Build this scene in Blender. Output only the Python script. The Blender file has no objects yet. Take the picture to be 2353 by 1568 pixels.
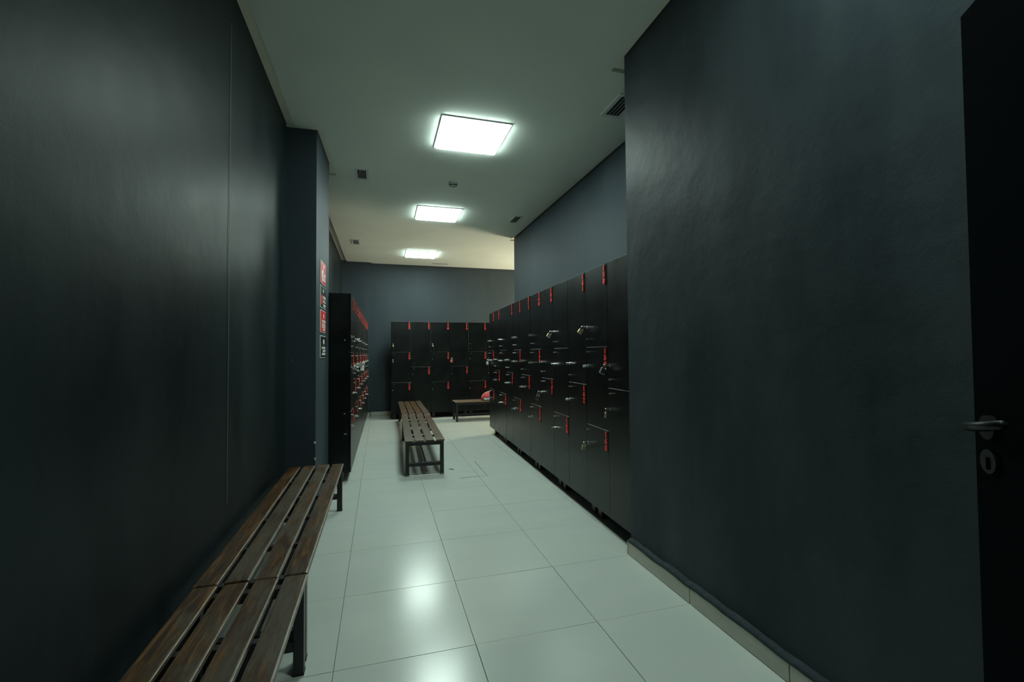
import bpy, bmesh, math, random
from mathutils import Vector, Matrix

random.seed(7)
U = 0.6                                   # one floor tile, metres
SC = bpy.context.scene
COL = SC.collection

# ------------------------------------------------------------------ camera
W_, H_, F_ = 2353.0, 1568.0, 1045.8
yaw, pitch, roll = 0.28287, 0.02739, -0.00755
cy, sy, cp, sp = math.cos(yaw), math.sin(yaw), math.cos(pitch), math.sin(pitch)
fw = Vector((sy * cp, cy * cp, sp)); r0 = Vector((cy, -sy, 0)); u0 = r0.cross(fw)
cr, sr = math.cos(roll), math.sin(roll)
r1 = r0 * cr + u0 * sr; u1 = u0 * cr - r0 * sr
cd = bpy.data.cameras.new('camera'); cam = bpy.data.objects.new('camera', cd); COL.objects.link(cam)
cd.sensor_fit = 'HORIZONTAL'; cd.sensor_width = 36.0; cd.lens = F_ / W_ * 36.0
cd.clip_start = 0.02; cd.clip_end = 60
M = Matrix.Identity(4)
for i in range(3):
    M[i][0], M[i][1], M[i][2] = r1[i], u1[i], -fw[i]
M[0][3], M[1][3], M[2][3] = 0.3068 * U, -6.416 * U, 2.1811 * U
cam.matrix_world = M
SC.camera = cam

# ------------------------------------------------------------------ world, light, exposure
wd = bpy.data.worlds.new('world'); SC.world = wd; wd.use_nodes = True
wd.node_tree.nodes['Background'].inputs[0].default_value = (0.010, 0.014, 0.014, 1)
wd.node_tree.nodes['Background'].inputs[1].default_value = 0.3
SC.view_settings.view_transform = 'Standard'
try: SC.view_settings.look = 'None'
except Exception: pass
SC.view_settings.exposure = 0.0
SC.view_settings.gamma = 1.0
SC.view_settings.use_curve_mapping = False
LAMP_COL = (0.80, 1.0, 0.91)
LAMP_STRENGTH = 37.0
# area light added for an assumed side-wing window, unseen round the right corner
al = bpy.data.lights.new('assumed_window_light', 'AREA'); al.shape = 'RECTANGLE'
al.size = 1.1; al.size_y = 1.3; al.energy = 150; al.color = (1.0, 0.87, 0.62)
alo = bpy.data.objects.new('assumed_window_light', al); COL.objects.link(alo)
alo.location = (8.78 * U, 8.5 * U, 1.75)
alo.rotation_euler = (math.radians(90), 0, math.radians(90))

# ------------------------------------------------------------------ helpers
def link(o, parent=None):
    COL.objects.link(o)
    if parent is not None: o.parent = parent
    return o

def finish(name, bm, mats, parent=None, smooth=False):
    me = bpy.data.meshes.new(name)
    bmesh.ops.recalc_face_normals(bm, faces=bm.faces[:])
    bm.to_mesh(me); bm.free()
    for m in (mats if isinstance(mats, (list, tuple)) else [mats]): me.materials.append(m)
    if smooth:
        for p in me.polygons: p.use_smooth = True
    return link(bpy.data.objects.new(name, me), parent)

def box(bm, x0, x1, y0, y1, z0, z1, bev=0.0, seg=1, mi=0):
    r = bmesh.ops.create_cube(bm, size=1.0)
    vs = r['verts']
    for v in vs:
        v.co = Vector((x0 + (v.co.x + .5) * (x1 - x0), y0 + (v.co.y + .5) * (y1 - y0), z0 + (v.co.z + .5) * (z1 - z0)))
    fs = {f for v in vs for f in v.link_faces}
    for f in fs: f.material_index = mi
    if bev > 0:
        es = list({e for v in vs for e in v.link_edges})
        bmesh.ops.bevel(bm, geom=es, offset=bev, segments=seg, affect='EDGES', profile=0.5)
    return vs

def cyl(bm, p0, p1, r, n=12, r2=None):
    p0, p1 = Vector(p0), Vector(p1); d = p1 - p0
    rot = Vector((0, 0, 1)).rotation_difference(d).to_matrix().to_4x4()
    bmesh.ops.create_cone(bm, cap_ends=True, segments=n, radius1=r, radius2=r if r2 is None else r2, depth=d.length,
                          matrix=Matrix.Translation((p0 + p1) / 2) @ rot)

def tube(bm, pts, r, n=8):
    pts = [Vector(p) for p in pts]; rings = []
    for i, p in enumerate(pts):
        t = (pts[min(i + 1, len(pts) - 1)] - pts[max(i - 1, 0)]).normalized()
        a = t.cross(Vector((1, 0, 0)));
        if a.length < 1e-3: a = t.cross(Vector((0, 1, 0)))
        a.normalize(); b = t.cross(a)
        rings.append([bm.verts.new(p + a * r * math.cos(2 * math.pi * k / n) + b * r * math.sin(2 * math.pi * k / n)) for k in range(n)])
    for i in range(len(rings) - 1):
        for k in range(n):
            bm.faces.new((rings[i][k], rings[i][(k + 1) % n], rings[i + 1][(k + 1) % n], rings[i + 1][k]))
    bm.faces.new(rings[0]); bm.faces.new(rings[-1])

def prism(bm, poly, z0, z1, mi=0):
    a = [bm.verts.new((x, y, z0)) for x, y in poly]; b = [bm.verts.new((x, y, z1)) for x, y in poly]
    n = len(poly); fs = [bm.faces.new(a), bm.faces.new(b)]
    for i in range(n): fs.append(bm.faces.new((a[i], a[(i + 1) % n], b[(i + 1) % n], b[i])))
    for f in fs: f.material_index = mi

def empty(name, label, cat, loc=(0, 0, 0), rz=0.0, group=None):
    o = bpy.data.objects.new(name, None); COL.objects.link(o)
    o.empty_display_size = .1
    o.location = loc; o.rotation_euler = (0, 0, rz)
    o['label'] = label; o['category'] = cat
    if group: o['group'] = group
    return o

def struct(o):
    o['kind'] = 'structure'; return o

# ------------------------------------------------------------------ materials
def new_mat(name):
    m = bpy.data.materials.new(name); m.use_nodes = True
    nt = m.node_tree; return m, nt, nt.nodes['Principled BSDF']

def plain(name, col, rough=.5, metal=0.0, spec=.5, var=0.0, scale=8.0):
    m, nt, b = new_mat(name)
    b.inputs['Base Color'].default_value = (*col, 1); b.inputs['Roughness'].default_value = rough
    b.inputs['Metallic'].default_value = metal; b.inputs['Specular IOR Level'].default_value = spec
    if var > 0:
        tc = nt.nodes.new('ShaderNodeTexCoord'); no = nt.nodes.new('ShaderNodeTexNoise')
        no.inputs['Scale'].default_value = scale; no.inputs['Detail'].default_value = 5
        nt.links.new(tc.outputs['Object'], no.inputs['Vector'])
        rp = nt.nodes.new('ShaderNodeValToRGB')
        rp.color_ramp.elements[0].position = .3; rp.color_ramp.elements[1].position = .72
        rp.color_ramp.elements[0].color = (*[c * (1 - var) for c in col], 1)
        rp.color_ramp.elements[1].color = (*[min(1, c * (1 + var)) for c in col], 1)
        nt.links.new(no.outputs['Fac'], rp.inputs['Fac']); nt.links.new(rp.outputs['Color'], b.inputs['Base Color'])
        mr = nt.nodes.new('ShaderNodeMapRange'); mr.inputs['To Min'].default_value = rough - .07; mr.inputs['To Max'].default_value = rough + .07
        nt.links.new(no.outputs['Fac'], mr.inputs['Value']); nt.links.new(mr.outputs['Result'], b.inputs['Roughness'])
    return m

def wall_paint(name, dark, light, rough, bump=.25, spec=.42):
    """brushed black paint over uneven plaster: streaks, faint scuffs, small chips"""
    m, nt, b = new_mat(name); N = nt.nodes; L = nt.links
    tc = N.new('ShaderNodeTexCoord')
    mp = N.new('ShaderNodeMapping'); mp.inputs['Scale'].default_value = (1.6, 1.6, .55); L.new(tc.outputs['Object'], mp.inputs['Vector'])
    n1 = N.new('ShaderNodeTexNoise'); n1.inputs['Scale'].default_value = 1.3; n1.inputs['Detail'].default_value = 7; n1.inputs['Roughness'].default_value = .6
    L.new(mp.outputs['Vector'], n1.inputs['Vector'])
    rp = N.new('ShaderNodeValToRGB'); rp.color_ramp.elements[0].position = .32; rp.color_ramp.elements[1].position = .74
    rp.color_ramp.elements[0].color = (*dark, 1); rp.color_ramp.elements[1].color = (*light, 1)
    L.new(n1.outputs['Fac'], rp.inputs['Fac'])
    # small pale chips and scratches
    vo = N.new('ShaderNodeTexVoronoi'); vo.inputs['Scale'].default_value = 2.3; vo.inputs['Randomness'].default_value = 1
    mp2 = N.new('ShaderNodeMapping'); mp2.inputs['Scale'].default_value = (1.6, 1.6, .62); L.new(tc.outputs['Object'], mp2.inputs['Vector'])
    L.new(mp2.outputs['Vector'], vo.inputs['Vector'])
    lt = N.new('ShaderNodeMath'); lt.operation = 'LESS_THAN'; lt.inputs[1].default_value = .016; L.new(vo.outputs['Distance'], lt.inputs[0])
    mx = N.new('ShaderNodeMix'); mx.data_type = 'RGBA'; mx.inputs['B'].default_value = (.16, .17, .16, 1)
    L.new(lt.outputs[0], mx.inputs['Factor']); L.new(rp.outputs['Color'], mx.inputs['A']); L.new(mx.outputs['Result'], b.inputs['Base Color'])
    mr = N.new('ShaderNodeMapRange'); mr.inputs['To Min'].default_value = rough - .08; mr.inputs['To Max'].default_value = rough + .10
    L.new(n1.outputs['Fac'], mr.inputs['Value']); L.new(mr.outputs['Result'], b.inputs['Roughness'])
    n2 = N.new('ShaderNodeTexNoise'); n2.inputs['Scale'].default_value = 3.2; n2.inputs['Detail'].default_value = 4; L.new(tc.outputs['Object'], n2.inputs['Vector'])
    n3 = N.new('ShaderNodeTexNoise'); n3.inputs['Scale'].default_value = 120; n3.inputs['Detail'].default_value = 2; L.new(tc.outputs['Object'], n3.inputs['Vector'])
    ad = N.new('ShaderNodeMath'); ad.operation = 'MULTIPLY_ADD'; ad.inputs[1].default_value = .05
    L.new(n3.outputs['Fac'], ad.inputs[0]); L.new(n2.outputs['Fac'], ad.inputs[2])
    bp = N.new('ShaderNodeBump'); bp.inputs['Strength'].default_value = bump; bp.inputs['Distance'].default_value = .03
    L.new(ad.outputs[0], bp.inputs['Height']); L.new(bp.outputs['Normal'], b.inputs['Normal'])
    b.inputs['Specular IOR Level'].default_value = spec
    return m

def wood_mat():
    m, nt, b = new_mat('worn_brown_wood'); N = nt.nodes; L = nt.links
    tc = N.new('ShaderNodeTexCoord'); oi = N.new('ShaderNodeObjectInfo')
    off = N.new('ShaderNodeVectorMath'); off.operation = 'ADD'
    sc = N.new('ShaderNodeVectorMath'); sc.operation = 'SCALE'; sc.inputs['Scale'].default_value = 13.0
    cb = N.new('ShaderNodeCombineXYZ'); L.new(oi.outputs['Random'], cb.inputs['X']); L.new(oi.outputs['Random'], cb.inputs['Y'])
    L.new(cb.outputs[0], sc.inputs[0]); L.new(tc.outputs['Object'], off.inputs[0]); L.new(sc.outputs[0], off.inputs[1])
    mp = N.new('ShaderNodeMapping'); mp.inputs['Scale'].default_value = (26, 2.2, 26); L.new(off.outputs[0], mp.inputs['Vector'])
    g = N.new('ShaderNodeTexNoise'); g.inputs['Scale'].default_value = 2.2; g.inputs['Detail'].default_value = 8; g.inputs['Distortion'].default_value = 1.1; g.inputs['Roughness'].default_value = .62
    L.new(mp.outputs['Vector'], g.inputs['Vector'])
    rp = N.new('ShaderNodeValToRGB'); e = rp.color_ramp.elements
    e[0].position = .34; e[0].color = (.016, .008, .003, 1); e[1].position = .68; e[1].color = (.22, .098, .028, 1)
    e.new(.52).color = (.070, .031, .010, 1)
    L.new(g.outputs['Fac'], rp.inputs['Fac'])
    # grey worn patches
    w = N.new('ShaderNodeTexNoise'); w.inputs['Scale'].default_value = 3.0; w.inputs['Detail'].default_value = 9; w.inputs['Roughness'].default_value = .68
    mp2 = N.new('ShaderNodeMapping'); mp2.inputs['Scale'].default_value = (4.5, 2.0, 4.5); L.new(off.outputs[0], mp2.inputs['Vector']); L.new(mp2.outputs['Vector'], w.inputs['Vector'])
    sh = N.new('ShaderNodeMath'); sh.operation = 'MULTIPLY_ADD'; sh.inputs[1].default_value = .22; sh.inputs[2].default_value = -.11
    L.new(oi.outputs['Random'], sh.inputs[0])
    ad = N.new('ShaderNodeMath'); ad.operation = 'ADD'; L.new(w.outputs['Fac'], ad.inputs[0]); L.new(sh.outputs[0], ad.inputs[1])
    rw = N.new('ShaderNodeValToRGB'); rw.color_ramp.elements[0].position = .44; rw.color_ramp.elements[1].position = .62
    rw.color_ramp.elements[0].color = (0, 0, 0, 1); rw.color_ramp.elements[1].color = (.85, .85, .85, 1)
    L.new(ad.outputs[0], rw.inputs['Fac'])
    gr = N.new('ShaderNodeMix'); gr.data_type = 'RGBA'; gr.inputs['A'].default_value = (.022, .017, .012, 1); gr.inputs['B'].default_value = (.165, .140, .108, 1)
    L.new(g.outputs['Fac'], gr.inputs['Factor'])
    mx = N.new('ShaderNodeMix'); mx.data_type = 'RGBA'
    L.new(rw.outputs['Color'], mx.inputs['Factor']); L.new(rp.outputs['Color'], mx.inputs['A']); L.new(gr.outputs['Result'], mx.inputs['B'])
    L.new(mx.outputs['Result'], b.inputs['Base Color'])
    b.inputs['Roughness'].default_value = .38
    bp = N.new('ShaderNodeBump'); bp.inputs['Strength'].default_value = .12; bp.inputs['Distance'].default_value = .004
    L.new(g.outputs['Fac'], bp.inputs['Height']); L.new(bp.outputs['Normal'], b.inputs['Normal'])
    return m

def tile_mat():
    m, nt, b = new_mat('grey_green_porcelain'); N = nt.nodes; L = nt.links
    tc = N.new('ShaderNodeTexCoord'); oi = N.new('ShaderNodeObjectInfo')
    cb = N.new('ShaderNodeCombineXYZ'); mu = N.new('ShaderNodeMath'); mu.operation = 'MULTIPLY'; mu.inputs[1].default_value = 31
    L.new(oi.outputs['Random'], mu.inputs[0]); L.new(mu.outputs[0], cb.inputs['Z'])
    ad = N.new('ShaderNodeVectorMath'); ad.operation = 'ADD'; L.new(tc.outputs['Object'], ad.inputs[0]); L.new(cb.outputs[0], ad.inputs[1])
    mp = N.new('ShaderNodeMapping'); mp.inputs['Scale'].default_value = (1.0, 2.4, 1); mp.inputs['Rotation'].default_value = (0, 0, .35); L.new(ad.outputs[0], mp.inputs['Vector'])
    n = N.new('ShaderNodeTexNoise'); n.inputs['Scale'].default_value = 2.0; n.inputs['Detail'].default_value = 4; n.inputs['Roughness'].default_value = .5
    L.new(mp.outputs['Vector'], n.inputs['Vector'])
    rp = N.new('ShaderNodeValToRGB'); rp.color_ramp.elements[0].position = .3; rp.color_ramp.elements[1].position = .75
    rp.color_ramp.elements[0].color = (.555, .60, .56, 1); rp.color_ramp.elements[1].color = (.59, .63, .585, 1)
    L.new(n.outputs['Fac'], rp.inputs['Fac']); L.new(rp.outputs['Color'], b.inputs['Base Color'])
    mr = N.new('ShaderNodeMapRange'); mr.inputs['To Min'].default_value = .19; mr.inputs['To Max'].default_value = .22
    L.new(n.outputs['Fac'], mr.inputs['Value']); L.new(mr.outputs['Result'], b.inputs['Roughness'])
    b.inputs['Specular IOR Level'].default_value = .5
    return m

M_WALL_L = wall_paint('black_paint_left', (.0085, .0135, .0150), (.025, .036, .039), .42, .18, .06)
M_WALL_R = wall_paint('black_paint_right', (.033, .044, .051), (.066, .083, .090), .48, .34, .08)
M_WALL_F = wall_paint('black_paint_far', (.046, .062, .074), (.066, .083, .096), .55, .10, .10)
M_CEIL = plain('ceiling_white', (.80, .87, .80), .85, var=.03, scale=1.5)
M_TILE = tile_mat()
M_GROUT = plain('grey_grout', (.10, .115, .105), .9)
M_SKIRT = plain('cream_skirting_tile', (.50, .49, .42), .35, var=.05, scale=5)
M_SEAL = plain('dark_sealant', (.030, .040, .047), .7, var=.3, scale=30, spec=.2)
M_WOOD = wood_mat()
M_WEDGE = plain('worn_edge_highlight', (.50, .44, .34), .20, spec=.8, var=.3, scale=25)  # worn slat edges, with their bright highlight painted into the pale colour
M_FRAME = plain('black_bench_steel', (.008, .010, .011), .42, var=.2, scale=20)
M_LOCK = plain('black_locker_laminate', (.0042, .0062, .0064), .30, var=.35, scale=5, spec=.31)
M_EDGE = plain('worn_lit_edge', (.22, .24, .23), .45)  # door top edges: raw wear, plus caught light mixed into the grey
M_PLATE = plain('black_plate', (.006, .006, .006), .35)
M_RED = plain('red_digit', (.95, .055, .040), .45)
M_CHROME = plain('chrome', (.75, .77, .74), .16, metal=1.0)
M_STEEL = plain('brushed_steel', (.55, .56, .55), .28, metal=1.0)
M_BRASS = plain('brass', (.66, .55, .36), .32, metal=.75)
M_WHITE = plain('white_plastic', (.70, .74, .72), .45)
M_DARK = plain('dark_hollow', (.008, .010, .010), .8)
M_GREY = plain('grey_plastic', (.34, .38, .37), .5)
M_DOOR = plain('black_door_paint', (.0022, .0040, .0055), .8, var=.15, scale=4, spec=.02)
M_SRED = plain('sign_red', (.72, .030, .030), .45)
M_SBLK = plain('sign_black', (.010, .011, .013), .4)
M_SWHT = plain('sign_white', (.78, .80, .76), .5)
M_TAPE = plain('green_white_tape', (.50, .58, .48), .6)
M_PRED = plain('red_padlock', (.62, .14, .15), .4)
M_PGRN = plain('pale_padlock', (.60, .66, .58), .4)

def emit_mat(k):
    m, nt, b = new_mat('lit_diffuser')
    b.inputs['Base Color'].default_value = (.8, .8, .8, 1)
    b.inputs['Emission Color'].default_value = (*LAMP_COL, 1); b.inputs['Emission Strength'].default_value = LAMP_STRENGTH * k
    return m
M_EMIT = emit_mat(1.0); M_EMIT_DIM = emit_mat(.65)

# ------------------------------------------------------------------ room shell
ZC, ZT = 5.45 * U, 5.488 * U
def ubox(name, x0, x1, y0, y1, z0, z1, mat, parent=None, bev=0):
    bm = bmesh.new(); box(bm, x0 * U, x1 * U, y0 * U, y1 * U, z0 * U, z1 * U, bev)
    return finish(name, bm, mat, parent)

# floor: grout bed with every tile a piece
floor = struct(ubox('floor', -1.2, 9.3, -7.2, 10.9, -.12, -.0035, M_GROUT))
tb = bmesh.new(); g = .0012
box(tb, -U / 2 + g, U / 2 - g, -U / 2 + g, U / 2 - g, -.009, 0, .0011, 1)
tile0 = None
for i in range(-1, 9):
    for j in range(-7, 11):
        if i >= 4 and j < 5: continue
        if i < -1: continue
        if tile0 is None:
            t = tile0 = finish('floor_tile', tb, M_TILE, floor)
        else:
            t = tile0.copy(); link(t)
        t.parent = floor
        t.location = ((i + .5) * U, (j + .5) * U, random.uniform(-.0007, .0005))
        t.rotation_euler = (random.uniform(-.0018, .0018), random.uniform(-.0012, .0012), 0)

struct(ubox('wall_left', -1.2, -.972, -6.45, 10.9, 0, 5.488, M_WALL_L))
wl = bpy.data.objects['wall_left']
jl = ubox('joint_line', -.966, -.9635, -1.905, -1.898, .9, 5.15, plain('pale_joint', (.17, .19, .18), .6), wl)

bm = bmesh.new(); prism(bm, [(-1.0 * U, .65 * U), (-.575 * U, .65 * U), (-.53 * U, 1.885 * U), (-1.0 * U, 1.885 * U)], 0, ZT)
pil = struct(finish('wall_pillar', bm, M_WALL_F)); 
for zz, w in ((.93, .018), (.70, .012)):
    bm = bmesh.new(); box(bm, (-.578 - w) * U, -.573 * U, .645 * U, .665 * U, (zz - .02) * U, (zz + .015) * U, .002)
    finish('paint_chip', bm, M_SWHT, pil)

# near right wall block, the alcove wall behind the lockers, the end of the wing
bm = bmesh.new(); prism(bm, [(x * U, y * U) for x, y in ((2.925, -6.45), (3.6, -6.45), (3.6, -2.12), (2.937, -2.12), (2.937, -1.98), (2.925, -1.98))], 0, ZT)
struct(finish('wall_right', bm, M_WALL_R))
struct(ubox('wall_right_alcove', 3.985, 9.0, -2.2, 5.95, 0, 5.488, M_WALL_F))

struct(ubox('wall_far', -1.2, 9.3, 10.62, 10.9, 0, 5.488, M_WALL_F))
struct(ubox('wall_far_column', -1.0, -.045, 10.42, 10.66, 0, 5.488, M_WALL_F))
# side-wing wall with an assumed window behind the added area light
bm = bmesh.new()
wy0, wy1, wz0, wz1 = 7.55 * U, 9.45 * U, 1.05, 2.45
box(bm, 9.0 * U, 9.3 * U, 5.9 * U, wy0, 0, ZT); box(bm, 9.0 * U, 9.3 * U, wy1, 10.9 * U, 0, ZT)
box(bm, 9.0 * U, 9.3 * U, wy0, wy1, 0, wz0); box(bm, 9.0 * U, 9.3 * U, wy0, wy1, wz1, ZT)
struct(finish('wall_right_wing', bm, M_WALL_F))
bm = bmesh.new()
for a, b_, c, d in ((wy0, wy0 + .05, wz0, wz1), (wy1 - .05, wy1, wz0, wz1), (wy0, wy1, wz0, wz0 + .05), (wy0, wy1, wz1 - .05, wz1), ((wy0 + wy1) / 2 - .025, (wy0 + wy1) / 2 + .025, wz0, wz1)):
    box(bm, 9.08 * U, 9.16 * U, a, b_, c, d)
w1 = struct(finish('assumed_window_1', bm, M_WHITE))  # frame of the assumed window, out of view
# wall behind the camera with the doorway
bm = bmesh.new()
box(bm, -1.2 * U, .02 * U, -6.75 * U, -6.5 * U, 0, ZT); box(bm, 1.62 * U, 3.6 * U, -6.75 * U, -6.5 * U, 0, ZT)
box(bm, .02 * U, 1.62 * U, -6.75 * U, -6.5 * U, 3.52 * U, ZT)
struct(finish('wall_near', bm, M_WALL_L))

# ceiling: lowered panel with a shadow slot along the walls
bm = bmesh.new()
poly = [(-.862, -6.5), (-.862, .612), (-1.1, .612), (-1.1, .648), (-.495, .64), (-.455, 2.37), (-.85, 2.37), (-.815, 10.16), (-.80, 10.40), (-.04, 10.41), (.07, 10.56),
        (8.9, 10.56), (8.9, 6.2), (3.915, 6.2), (3.90, -1.75), (2.885, -1.75), (2.845, -2.85), (2.80, -6.5)]
prism(bm, [(x * U, y * U) for x, y in poly], ZC, ZT)
box(bm, -1.2 * U, 9.3 * U, -6.75 * U, 10.9 * U, ZT, ZT + .12, mi=1)
ceil = struct(finish('ceiling', bm, [M_CEIL, plain('cream_slot_paint', (.86, .83, .72), .8)]))

# skirting
def skirt(name, parent_loc, pieces):
    pass
base_r = struct(ubox('baseboard_right', 2.90, 2.926, -6.45, -1.985, 0, .10, M_SEAL))
for k in range(5):
    ya = -2 - k + .0; yb = max(-3 - k, -6.44)
    ubox('skirting_tile', 2.882, 2.91, yb + .004, ya - .004 + (.012 if k == 0 else 0), .004, .142, M_SKIRT, base_r, .0015)
ubox('skirting_tile', 2.884, 2.915, -1.984, -1.960, .004, .142, M_SKIRT, base_r, .001)
bm = bmesh.new()   # uneven bead of sealant along the top of the skirting
n = 60; rows = []
for i in range(n + 1):
    y = -6.44 + i * (6.44 - 1.98) / n
    h0 = .1475 + .004 * math.sin(i * .9) + random.uniform(-.004, .004); h1 = h0 + .034 + random.uniform(-.006, .006)
    rows.append([bm.verts.new((x * U, y * U, z * U)) for x, z in ((2.93, h0 - .01), (2.8785, h0 - .008), (2.8755, h0 + .004), (2.902, h0 + .022), (2.928, h1))])
for i in range(n):
    for k in range(4): bm.faces.new((rows[i][k], rows[i + 1][k], rows[i + 1][k + 1], rows[i][k + 1]))
finish('sealant_bead', bm, M_SEAL, base_r, True)
base_f = struct(ubox('baseboard_far', -.05, 8.98, 10.592, 10.622, 0, .09, M_SEAL))
for k in range(0, 9):
    ubox('skirting_tile', max(-.04, k - .0) + .004, k + 1 - .004, 10.585, 10.615, .004, .135, M_SKIRT, base_f, .001)
base_fc = struct(ubox('baseboard_far_column', -.95, -.05, 10.39, 10.422, 0, .09, M_SEAL))
ubox('skirting_tile', -.94, -.03, 10.388, 10.415, .004, .135, M_SKIRT, base_fc, .001)
ubox('skirting_tile', -.046, -.020, 10.388, 10.58, .004, .135, M_SKIRT, base_fc, .001)

# ------------------------------------------------------------------ ceiling lamps
lamp_lab = ['large square ceiling light, the nearest of those in view', 'square ceiling light beyond the smoke detector, second from the front',
            'smallest square ceiling light, close to the far wall', 'assumed square ceiling light overhead near the doorway, out of view']
M_LFRAME = plain('pale_lamp_frame', (.84, .86, .90), .4)
def ceiling_light(cx, cyy, label, mat):
    o = empty('ceiling_light', label, 'ceiling light', (cx * U, cyy * U, ZC), 0, 'square ceiling lights')
    s = .5 * U; q = .468 * U
    bm = bmesh.new()
    for a in ((-s, s, -s, -q), (-s, s, q, s), (-s, -q, -q, q), (q, s, -q, q)): box(bm, *a, -.009, 0, .0015)
    finish('frame', bm, M_LFRAME, o)
    bm = bmesh.new(); box(bm, -q + .0005, q - .0005, -q + .0005, q - .0005, -.026, -.002, .001)
    finish('diffuser', bm, mat, o)
    return o
for (cx, cyy), lb in zip(((1.62, .215), (1.61, 4.15), (1.60, 8.56), (2.3, -5.25)), lamp_lab): ceiling_light(cx, cyy, lb, M_EMIT_DIM if cyy < -1 else M_EMIT)  # the last, dimmer lamp is assumed and unseen

# ------------------------------------------------------------------ vents, detector
def vent(x0, x1, y0, y1, n, label, rz=0.0):
    cx, cyy = (x0 + x1) / 2, (y0 + y1) / 2; hx, hy = (x1 - x0) / 2 * U, (y1 - y0) / 2 * U
    o = empty('ceiling_vent', label, 'vent', (cx * U, cyy * U, ZC), rz, 'air vents in the ceiling')
    fx, fy = min(.034, hx * .4), .034
    bm = bmesh.new()
    for a in ((-hx, hx, -hy, -hy + fy), (-hx, hx, hy - fy, hy), (-hx, -hx + fx, -hy + fy, hy - fy), (hx - fx, hx, -hy + fy, hy - fy)): box(bm, *a, -.006, 0, .001)
    finish('frame', bm, M_WHITE, o)
    bm = bmesh.new(); box(bm, -hx + fx, hx - fx, -hy + fy, hy - fy, -.0015, -.0002); finish('backing', bm, M_DARK, o)
    for k in range(n):
        x = -hx + fx + (k + 1) * (2 * (hx - fx)) / (n + 1)
        bm = bmesh.new(); box(bm, x - .003, x + .003, -hy + fy, hy - fy, -.006, -.001); finish('slat', bm, M_GREY, o)
vent(-.125, .115, 1.90, 2.42, 4, 'square white air vent at left of the ceiling, nearer of the two on that side')
vent(-.48, -.245, 7.13, 7.72, 5, 'small white air vent at the far left of the ceiling')
vent(3.37, 3.60, 3.83, 4.42, 2, 'small white air vent above the lockers, farther of the two on the right')
vent(3.215, 3.52, -1.39, -.83, 3, 'large white air vent half hidden by the near black wall')
o = empty('slot_diffuser', 'thin dark slot vent in the ceiling just before the far wall', 'vent', (2.40 * U, 10.05 * U, ZC))
bm = bmesh.new(); box(bm, -.175, .175, -.022, .022, -.004, 0, .001); finish('frame', bm, M_GREY, o)
bm = bmesh.new(); box(bm, -.165, .165, -.010, .010, -.0065, -.001); finish('slot', bm, M_DARK, o)
o = empty('smoke_detector', 'round white smoke detector between two ceiling lights', 'smoke detector', (1.65 * U, 2.15 * U, ZC))
bm = bmesh.new(); cyl(bm, (0, 0, 0), (0, 0, -.026), .052, 28); finish('base', bm, M_GREY, o)
bm = bmesh.new(); cyl(bm, (0, 0, -.026), (0, 0, -.048), .040, 28, .026); finish('sensor', bm, M_GREY, o)
bm = bmesh.new(); cyl(bm, (0, 0, -.030), (0, 0, -.036), .041, 28); finish('sensor_slit', bm, M_DARK, o)

# ------------------------------------------------------------------ digits
DIG = {}
for d in '0123456789':
    cu = bpy.data.curves.new('digit', 'FONT'); cu.body = d; cu.size = 1; cu.extrude = .02; cu.offset = .034; cu.resolution_u = 3; cu.align_x = 'CENTER'
    ob = bpy.data.objects.new('digit', cu); COL.objects.link(ob)
    me = bpy.data.meshes.new_from_object(ob)
    DIG[d] = ([tuple(v.co) for v in me.vertices], [tuple(p.vertices) for p in me.polygons])
    bpy.data.objects.remove(ob); bpy.data.curves.remove(cu); bpy.data.meshes.remove(me)
PH, PW = .165, .046                       # number plate height, width
def number_mesh(num):
    vs, fs = [], []
    h = .056
    for k, d in enumerate(str(num)):
        v, f = DIG[d]; b0 = len(vs)
        xs = [c[0] for c in v]; x_mid = (min(xs) + max(xs)) / 2; ys = [c[1] for c in v]; y0, y1 = min(ys), max(ys)
        s = .042 / (y1 - y0)
        for x, y, z in v:
            vs.append(((x - x_mid) * s * 1.22, -.0050 - z * .12, -.008 - k * .049 - .044 + (y - y0) * s))
        fs += [tuple(b0 + i for i in p) for p in f]
    me = bpy.data.meshes.new('number'); me.from_pydata(vs, [], fs); me.materials.append(M_RED); me.update()
    return me
def plate_mesh():
    bm = bmesh.new(); box(bm, -PW / 2, PW / 2, -.0022, 0.0005, -PH, 0, .0008)
    cyl(bm, (0, -.0040, -PH + .007), (0, 0, -PH + .007), .003, 8)
    me = bpy.data.meshes.new('number_plate'); bm.to_mesh(me); bm.free(); me.materials.append(M_PLATE); return me
def lock_mesh():
    bm = bmesh.new(); cyl(bm, (0, 0, 0), (0, -.005, 0), .013, 12); cyl(bm, (0, -.005, 0), (0, -.036, 0), .0085, 12)
    me = bpy.data.meshes.new('lock'); bm.to_mesh(me); bm.free(); me.materials.append(M_CHROME); return me
def knob_mesh():
    bm = bmesh.new(); cyl(bm, (0, 0, 0), (0, -.016, 0), .0042, 8); cyl(bm, (0, -.016, 0), (0, -.022, 0), .0062, 8)
    me = bpy.data.meshes.new('knob'); bm.to_mesh(me); bm.free(); me.materials.append(M_STEEL); return me
ME_PLATE, ME_LOCK, ME_KNOB = plate_mesh(), lock_mesh(), knob_mesh()

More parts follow.
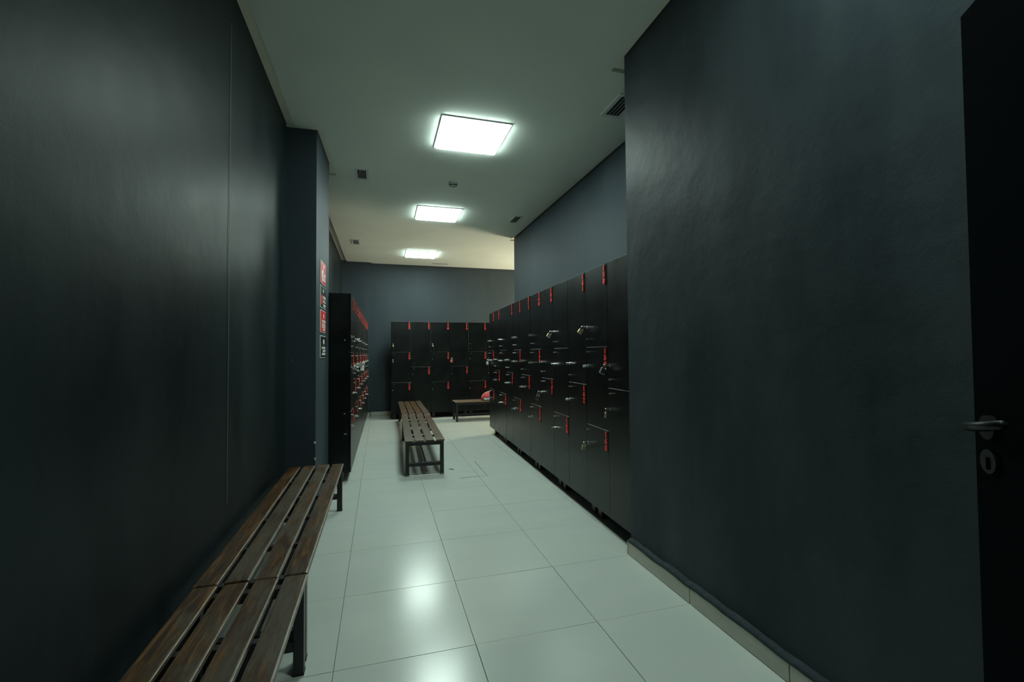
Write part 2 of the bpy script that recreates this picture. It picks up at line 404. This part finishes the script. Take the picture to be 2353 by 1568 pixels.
# ------------------------------------------------------------------ lockers
CW = .6545 * U                            # column width
DEP = .44
Z_TOP, Z_A1, Z_B, Z_A2, Z_BOT = 3.285 * U, 2.260 * U, 1.757 * U, 1.236 * U, .192 * U
LOCKS = {}                                # number -> world place of its lock tip
NOPLATE = {156, 157, 163, 164, 178, 179}
def door_mesh(w, h):
    bm = bmesh.new()
    box(bm, 0.0013, w - .0013, 0, .018, .0022, h - .0022, .0012)
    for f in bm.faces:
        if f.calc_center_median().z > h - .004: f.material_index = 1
    me = bpy.data.meshes.new('door'); bmesh.ops.recalc_face_normals(bm, faces=bm.faces[:]); bm.to_mesh(me); bm.free()
    me.materials.append(M_LOCK); me.materials.append(M_EDGE); return me
DOORS = {}
def get_door(h):
    k = round(h, 4)
    if k not in DOORS: DOORS[k] = door_mesh(CW, h)
    return DOORS[k]
def inst(name, me, parent, loc):
    o = bpy.data.objects.new(name, me); COL.objects.link(o); o.parent = parent; o.location = loc; return o
bm = bmesh.new(); box(bm, -CW + .001, CW - .001, .0195, DEP, Z_BOT + .001, Z_TOP - .002, .001); 
BODY = bpy.data.meshes.new('body'); bmesh.ops.recalc_face_normals(bm, faces=bm.faces[:]); bm.to_mesh(BODY); bm.free(); BODY.materials.append(M_LOCK)
bm = bmesh.new(); box(bm, -.035, .035, -.035, .035, 0, Z_BOT + .002, .003)
FOOT = bpy.data.meshes.new('foot'); bm.to_mesh(FOOT); bm.free(); FOOT.materials.append(M_PLATE)

bm = bmesh.new(); box(bm, -CW + .003, CW - .003, .20, .216, 0, Z_BOT + .0005)
PLINTH = bpy.data.meshes.new('plinth'); bmesh.ops.recalc_face_normals(bm, faces=bm.faces[:]); bm.to_mesh(PLINTH); bm.free(); PLINTH.materials.append(M_DARK)

def locker_unit(n0, pos, rz, label, group, dz=0.0):
    o = empty('locker_cabinet', label, 'locker', (pos[0], pos[1], 0), rz, group)
    inst('body', BODY, o, (0, 0, dz))
    for fx in (-CW + .06, CW - .06):
        for fy in (.11, DEP - .08):
            ft = inst('foot', FOOT, o, (fx, fy, 0)); ft.scale = (1, 1, (Z_BOT + dz) / Z_BOT)
    inst('plinth', PLINTH, o, (0, 0, 0)).scale = (1, 1, (Z_BOT + dz) / Z_BOT)
    spec = [(0.0, Z_B, Z_TOP), (0.0, Z_BOT, Z_B), (-CW, Z_A1, Z_TOP), (-CW, Z_A2, Z_A1), (-CW, Z_BOT, Z_A2)]
    for k, (x, z0, z1) in enumerate(spec):
        num = n0 + k
        d = inst('door', get_door(z1 - z0), o, (x + random.uniform(-.0004, .0004), random.uniform(-.0012, .0008), z0 + dz))
        h = z1 - z0
        if num not in NOPLATE:
            px = CW - .040
            inst('number_plate', ME_PLATE, d, (px, 0, h - .003))
            inst('number', number_mesh(num), d, (px, 0, h - .003))
        top = k in (0, 2)
        off_l, off_k = (.160, .063) if top else (.153, .040)
        if k == 0: off_l, off_k = .163, .062
        zl = off_l if top else h - off_l; zk = off_k if top else h - off_k
        lx = .030
        inst('lock', ME_LOCK, d, (lx, 0, zl)); inst('knob', ME_KNOB, d, (lx + .022, 0, zk))
        c, s = math.cos(rz), math.sin(rz); X, Y = x + lx, -.031
        LOCKS[num] = (Vector((pos[0] + X * c - Y * s, pos[1] + X * s + Y * c, z0 + dz + zl)), rz)
    return o

R_LAB = ['black locker cabinet next to the near black wall, numbered 158 to 160', 'second black locker cabinet from the near end of the right row, numbered 161 to 165',
         'third black locker cabinet from the near end of the right row, numbered 166 to 170', 'fourth black locker cabinet from the near end of the right row, numbered 171 to 175',
         'black locker cabinet last but one at the far end of the right row', 'black locker cabinet at the very end of the right row, by the crosswise bench']
L_LAB = ['black locker cabinet at the near end of the left row, its plain side towards us', 'second black locker cabinet of the left row, seen edge-on',
         'third black locker cabinet of the left row, seen edge-on', 'fourth black locker cabinet of the left row, with the large pale padlock',
         'black locker cabinet last but one of the left row', 'black locker cabinet at the far end of the left row, near the corner']
F_LAB = ['black locker cabinet at the right end of the far wall, behind the crosswise bench', 'middle black locker cabinet at the far wall, numbered 116 to 120',
         'black locker cabinet at the free left end of the far wall, numbered 121 to 125']
# right bank, facing the aisle: units 156 .. 185 from near to far
ang = math.atan(.032)
for u in range(6):
    yc = -2.085 + (2 * u + 1) * .6545
    xf = 2.95 + .032 * (yc + 2)
    n0 = 156 + 5 * u
    locker_unit(n0, (xf * U, yc * U), -math.pi / 2 - ang, R_LAB[u], 'lockers along the right wall')
# left bank
angl = math.atan(.0105)
for u in range(6):
    yc = 1.93 + (2 * u + 1) * .6545
    xf = -.172 + .0105 * (yc - 2)
    n0 = 151 - 5 * u
    lu = locker_unit(n0, (xf * U, yc * U), math.pi / 2 - angl, L_LAB[u], 'lockers along the left wall', -.035 * U)
    if u == 0:
        for yy, zz in ((.06, 1.46), (.062, .70), (.06, .49), (.045, .492)):
            bm = bmesh.new(); cyl(bm, (-CW + .002, yy, zz), (-CW - .003, yy, zz), .005, 10); finish('screw', bm, M_WHITE, lu)
# far bank
for u in range(3):
    xr = .675 + .6545 * 2 * 3 - 1.309 * u
    n0 = 111 + 5 * u
    locker_unit(n0, ((xr - .6545) * U, 9.30 * U), 0, F_LAB[u], 'lockers at the far wall')

# ------------------------------------------------------------------ padlocks hanging from the locks
def padlock(num, label, mat, tilt=.3, turn=0.0, w=.038, h=.036, sh=.024, tk=.014):
    p, rz = LOCKS[num]
    p = p + Vector((math.sin(rz), -math.cos(rz), 0)) * .006 * 1.0
    o = empty('padlock', label, 'padlock', p, 0, 'padlocks on the lockers')
    o.rotation_euler = Matrix.LocRotScale(None, (Matrix.Rotation(rz + math.pi / 2 + turn, 3, 'Z') @ Matrix.Rotation(tilt, 3, 'Y')).to_quaternion(), None).to_euler()
    bm = bmesh.new(); box(bm, -w / 2, w / 2, -tk / 2, tk / 2, -sh - h, -sh, .003, 2); 
    finish('body', bm, mat, o)
    bm = bmesh.new(); r = w * .32; pts = [(-r, 0, -sh - .004)]
    pts += [(-r * math.cos(a), 0, -r + .008 + r * math.sin(a)) for a in [math.pi * k / 10 for k in range(11)]] + [(r, 0, -sh - .004)]
    tube(bm, pts, .0035, 8); finish('shackle', bm, M_CHROME, o, True)
    bm = bmesh.new(); cyl(bm, (0, 0, -sh - h - .0008), (0, 0, -sh - h + .004), .005, 10); finish('keyhole', bm, M_DARK, o)
    return o
padlock(158, 'brass padlock tilted on locker 158, highest on the right row', M_BRASS, .6)
padlock(156, 'steel padlock hanging just under the red number 159', M_STEEL, .45, w=.042, h=.042)
padlock(157, 'dull brass padlock seen edge-on beside the near black wall', M_BRASS, .15, .9)
padlock(160, 'small brass padlock near the floor beside the red number 160', M_BRASS, .15, w=.034, h=.032)
padlock(163, 'pale brass padlock on locker 163, near the top of the row', M_BRASS, .5)
padlock(167, 'silver padlock with a long open shackle below number 168', M_STEEL, .3, w=.034, h=.044, sh=.042)
padlock(184, 'pale padlock at the far end of the right row', M_PGRN, .05, w=.034, h=.05)
padlock(123, 'brass padlock under number 123 at the far wall, upper one', M_BRASS, 0, .3)
padlock(124, 'brass padlock beside number 124 at the far wall, lower one', M_BRASS, 0, .2)
padlock(118, 'bright steel padlock on the middle of the far lockers', M_STEEL, 0, .4)
padlock(116, 'pink-red padlock between numbers 119 and 117 at the far wall', M_PRED, -.1, 1.35, w=.048, h=.06)
padlock(148, 'chrome padlock on the left row, third column, upper one', M_CHROME, -.3)
padlock(154, 'slim steel padlock on the nearest column of the left row', M_STEEL, -.2, .5)
padlock(151, 'steel padlock on the second column of the left row', M_STEEL, 0, .3)
padlock(146, 'dark steel padlock on the fourth column of the left row', M_STEEL, 0, .9)
padlock(149, 'small chrome padlock on the third column of the left row, lower one', M_CHROME, 0, .4)
padlock(144, 'large pale padlock on the fifth column of the left row', M_PGRN, 0, .2, w=.055, h=.07)
padlock(141, 'steel padlock on the sixth column of the left row', M_STEEL, .2, .3)
for num in (159, 162):
    p, rz = LOCKS[num]
    c, s = math.cos(rz), math.sin(rz)
    bm = bmesh.new(); cyl(bm, (0, .014, 0), (0, -.008, 0), .0105, 12)
    t = finish('tape_wrap', bm, M_TAPE); t.location = p; t.rotation_euler = (0, 0, rz)
    t['label'] = {159: 'pale tape round the lock left of the hanging steel padlock', 162: 'pale tape round the lower lock beside the red number 162'}[num]; t['category'] = 'tape'

# ------------------------------------------------------------------ benches
def bench(cx, y0, y1, label, rz=0.0, width=.71, along='y', z=.64, cover_mat=None):
    """slatted bench; local y runs along it, base at the middle of its footprint"""
    L = (y1 - y0) * U; Wd = width * U; H = z * U
    loc = (cx * U, (y0 + y1) / 2 * U, 0)
    o = empty('bench', label, 'bench', loc, rz, 'slatted wooden benches')
    sw, gap = .150 * U, (width - 4 * .150) / 3 * U; th = .022
    for k in range(4):
        x = -Wd / 2 + k * (sw + gap)
        bm = bmesh.new(); e = random.uniform(-.004, .004)
        box(bm, x, x + sw, -L / 2 + e, L / 2 + random.uniform(-.004, .004), H - th + random.uniform(-.0008, .0008), H + random.uniform(-.0008, .0008), 0.0070, 3)
        bm.normal_update()
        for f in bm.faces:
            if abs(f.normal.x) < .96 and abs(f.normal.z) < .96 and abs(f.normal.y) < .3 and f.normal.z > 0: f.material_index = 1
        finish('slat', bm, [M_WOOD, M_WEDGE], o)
    q = .040; fx = Wd / 2 - .008
    zt = H - th - .0005
    for sx in (-1, 1):
        for s_ in (-1, 1):
            xa = sx * fx; ya = s_ * (L / 2 - .018)
            bm = bmesh.new(); box(bm, min(xa, xa - sx * q), max(xa, xa - sx * q), min(ya, ya - s_ * q), max(ya, ya - s_ * q), 0.006, zt, .002)
            lg = finish('leg', bm, M_FRAME, o)
            bm = bmesh.new(); box(bm, min(xa, xa - sx * q) - .002, max(xa, xa - sx * q) + .002, min(ya, ya - s_ * q) - .002, max(ya, ya - s_ * q) + .002, 0, .010, .002)
            finish('foot_cap', bm, M_PLATE, lg)
        xa = sx * (fx - .004)
        bm = bmesh.new(); box(bm, min(xa, xa - sx * .03), max(xa, xa - sx * .03), -L / 2 + .058, L / 2 - .058, zt - .035, zt, .002); finish('side_rail', bm, M_FRAME, o)
    for s_ in (-1, 1):
        ya = s_ * (L / 2 - .018 - q / 2)
        for za, zb, nm in ((zt - .040, zt, 'end_rail'), (.098, .138, 'lower_rail')):
            bm = bmesh.new(); box(bm, -fx + q, fx - q, ya - q / 2 + .001, ya + q / 2 - .001, za, zb, .002); finish(nm, bm, M_FRAME, o)
    bm = bmesh.new(); box(bm, -.02, .02, -L / 2 + .058, L / 2 - .058, .100, .136, .002); finish('stretcher', bm, M_FRAME, o)
    nb = 4
    for k in range(1, nb + 1):
        yy = -L / 2 + k * L / (nb + 1)
        bm = bmesh.new(); box(bm, -fx + .035, fx - .035, yy - .015, yy + .015, zt - .022, zt, .001); finish('cross_bar', bm, M_STEEL if 0 else M_FRAME, o)
    return o
bench(-.540, -2.865, .505, 'worn brown slatted bench along the left wall, ending at the pillar')
bench(-.532, -6.25, -2.885, 'worn brown slatted bench nearest the camera, along the left wall')
bench(1.137, 1.93, 5.47, 'slatted bench standing in the middle of the aisle, nearer half of the pair', rz=-.028)
bench(1.222, 5.49, 8.93, 'slatted bench behind the other in the middle of the aisle', rz=-.008)
bench(2.62 + 1.75, 8.46 - 1.75, 8.46 + 1.75, 'slatted bench standing crosswise before the far lockers', rz=math.pi / 2)

# ------------------------------------------------------------------ red bag on the crosswise bench
o = empty('sports_bag', 'red rounded bag with white lines on the far crosswise bench', 'bag', (3.86 * U, 8.40 * U, .64 * U + .001))
def dome(bm, rx, ry, h, z0, n=24, m=9, top=1.0):
    rings = []
    for i in range(m):
        a = i / (m - 1) * math.pi / 2 * top; rr, zz = math.cos(a) ** .75, math.sin(a)
        rings.append([bm.verts.new((rx * rr * math.cos(2 * math.pi * k / n), ry * rr * math.sin(2 * math.pi * k / n), z0 + h * zz)) for k in range(n)])
    for i in range(m - 1):
        for k in range(n): bm.faces.new((rings[i][k], rings[i][(k + 1) % n], rings[i + 1][(k + 1) % n], rings[i + 1][k]))
    bm.faces.new(rings[0]); bm.faces.new(rings[-1])
m_, nt_, b_ = new_mat('red_white_fabric')
tcn = nt_.nodes.new('ShaderNodeTexCoord'); mpn = nt_.nodes.new('ShaderNodeMapping'); mpn.inputs['Rotation'].default_value = (.4, .7, .3)
wv = nt_.nodes.new('ShaderNodeTexWave'); wv.inputs['Scale'].default_value = 9; wv.inputs['Distortion'].default_value = 5; wv.inputs['Detail'].default_value = 2
rpn = nt_.nodes.new('ShaderNodeValToRGB'); rpn.color_ramp.interpolation = 'CONSTANT'
rpn.color_ramp.elements[0].color = (.62, .015, .02, 1); rpn.color_ramp.elements[1].position = .985; rpn.color_ramp.elements[1].color = (.75, .72, .70, 1)
rpn.color_ramp.elements.new(.0).color = (.03, .01, .012, 1); rpn.color_ramp.elements[0].position = 0; rpn.color_ramp.elements[1].position = .04
rpn.color_ramp.elements[0].color = (.04, .01, .012, 1); rpn.color_ramp.elements[1].color = (.62, .015, .02, 1)
nt_.links.new(tcn.outputs['Object'], mpn.inputs['Vector']); nt_.links.new(mpn.outputs['Vector'], wv.inputs['Vector'])
nt_.links.new(wv.outputs['Fac'], rpn.inputs['Fac']); nt_.links.new(rpn.outputs['Color'], b_.inputs['Base Color']); b_.inputs['Roughness'].default_value = .6
bm = bmesh.new(); dome(bm, .20, .13, .155, .014); finish('shell', bm, m_, o, True)
bm = bmesh.new(); box(bm, -.165, .17, -.145, .09, 0, .045, .02, 3); finish('base', bm, plain('grey_blue_fabric', (.30, .36, .40), .6), o, True)
bm = bmesh.new(); tube(bm, [(-.197 * math.cos(a) * 1.0, -.02, .016 + .158 * math.sin(a)) for a in [math.pi / 2 * k / 12 for k in range(2, 13)]], .006, 8); finish('piping', bm, M_SWHT, o, True)

# ------------------------------------------------------------------ signs on the pillar
sx_dir = Vector((.045, 1.235, 0)).normalized()
def wall_sign(zc, kind, label):
    yc = 1.235; xw = -.575 + (yc - .65) * .045 / 1.235
    o = empty('wall_sign', label, 'sign', (xw * U + .0005, yc * U, zc * U), math.atan2(sx_dir.y, sx_dir.x), 'signs on the pillar')
    w, h = .300, .207
    # local x along the face (away from camera), local -y = outward
    bm = bmesh.new(); box(bm, -w / 2, w / 2, -.006, 0, -h / 2, h / 2, .001); finish('backing', bm, M_SWHT, o)
    red = kind in ('red_figure', 'red_text')
    bm = bmesh.new(); box(bm, -w / 2 + .006, w / 2 - .006, -.0072, -.005, -h / 2 + .006, h / 2 - .006); finish('face', bm, M_SRED if red else M_SBLK, o)
    def blocks(name, rects, mat):
        bm = bmesh.new()
        for x0, x1, z0, z1 in rects: box(bm, x0, x1, -.0080, -.007, z0, z1)
        finish(name, bm, mat, o)
    def disc(cx, cz, r):
        bm = bmesh.new(); cyl(bm, (cx, -.007, cz), (cx, -.0082, cz), r, 20); return bm
    lines = lambda x0, x1, zs, t: [(x0, x1 - (.02 if i % 3 == 2 else 0), z - t, z) for i, z in enumerate(zs)]
    if kind == 'red_figure':
        bm = disc(.015, .062, .020)
        for pts in ([(-.10, .01), (-.02, .035), (.0, .01), (-.06, -.03), (-.10, -.03)], [(-.09, -.03), (-.03, -.02), (-.02, -.075), (-.07, -.085)]):
            a = [bm.verts.new((x, -.0082, z)) for x, z in pts]; b2 = [bm.verts.new((x, -.007, z)) for x, z in pts]; bm.faces.new(a)
            for i in range(len(pts)): bm.faces.new((a[i], a[(i + 1) % len(pts)], b2[(i + 1) % len(pts)], b2[i]))
        finish('pictogram', bm, M_SWHT, o)
        blocks('lettering', lines(.01, .125, (.0, -.016, -.040, -.056), .011), M_SWHT)
    elif kind == 'black_red':
        finish('emblem', disc(.0, .058, .019), M_SWHT, o)
        blocks('red_block', [(-.135, -.035, -.070, .012)], M_SRED)
        blocks('lettering', lines(-.02, .130, (.012, -.002, -.026, -.040, -.064, -.078), .010), M_SWHT)
    elif kind == 'red_text':
        finish('emblem', disc(.02, .052, .023), M_SWHT, o)
        blocks('lettering', lines(-.085, .125, (.014, .000, -.020, -.034), .010) + lines(-.11, .12, (-.050,), .008) + lines(-.03, .10, (-.064, -.076), .008), M_SWHT)
    else:
        blocks('emblem', [(-.015, .065, .030, .070), (.0, .05, .018, .022)], M_SWHT)
        blocks('lettering', lines(-.09, .120, (.002, -.010), .009) + lines(-.04, .12, (-.028, -.039), .008) + lines(-.08, .12, (-.056, -.067), .009), M_SWHT)
wall_sign(3.455, 'red_figure', 'red sign with a white figure, topmost of four on the pillar')
wall_sign(3.080, 'black_red', 'black sign with a red block, second from top on the pillar')
wall_sign(2.700, 'red_text', 'red sign with a round white emblem, third from top on the pillar')
wall_sign(2.305, 'black_text', 'black sign with white lettering, lowest of four on the pillar')

# ------------------------------------------------------------------ open door at the right
edge = Vector((2.449 * U, -5.252 * U, 0)); dl = Vector((-.587, -.81, 0)).normalized()
LEAF = .90; hinge = edge + dl * LEAF
rzd = math.atan2(-dl.y, -dl.x)
bm = bmesh.new(); box(bm, 0, LEAF, -.042, 0, .012, 3.462 * U, .002)
door = struct(finish('door_1', bm, M_DOOR)); door.location = hinge; door.rotation_euler = (0, 0, rzd)
# handle side faces the camera: local +y
hz = 1.905 * U; hx = LEAF - .060
bm = bmesh.new(); cyl(bm, (hx, 0, hz), (hx, .010, hz), .026, 20); finish('rose', bm, M_PLATE, door)
bm = bmesh.new(); tube(bm, [(hx, .008, hz), (hx, .032, hz), (hx - .004, .043, hz + .001), (hx - .014, .048, hz + .003), (hx - .125, .046, hz + .022)], .0090, 12)
hd = finish('handle', bm, M_FRAME, door, True)
bm = bmesh.new(); cyl(bm, (hx, 0, hz - .072), (hx, .009, hz - .072), .026, 20); box(bm, hx - .004, hx + .004, .008, .014, hz - .088, hz - .062)
finish('key_rose', bm, M_PLATE, door)

# ------------------------------------------------------------------ floor hatch edges and its lifting hook
o = empty('floor_hatch', 'flush tiled floor hatch with thin dark metal edges beside the aisle bench', 'hatch', (1.75 * U, 2.15 * U, 0))
bm = bmesh.new()
box(bm, .398 * U, .408 * U, -.56 * U, .55 * U, -.001, .0012); finish('edge_strip', bm, plain('dark_bronze', (.06, .05, .035), .5), o)
bm = bmesh.new(); box(bm, -.10 * U, .41 * U, -.575 * U, -.563 * U, -.001, .0010); finish('edge_strip', bm, plain('dull_edge', (.13, .13, .11), .6), o)
bm = bmesh.new()
tube(bm, [(1.565 * U + .012 * k - 0, 2.19 * U + .010 * math.sin(k * 1.5), .006 + .003 * math.sin(k * 1.2)) for k in range(5)], .004, 8)
hk = finish('hook', bm, M_FRAME); hk['label'] = 'small bent black hook lying on the floor by the aisle bench'; hk['category'] = 'hook'
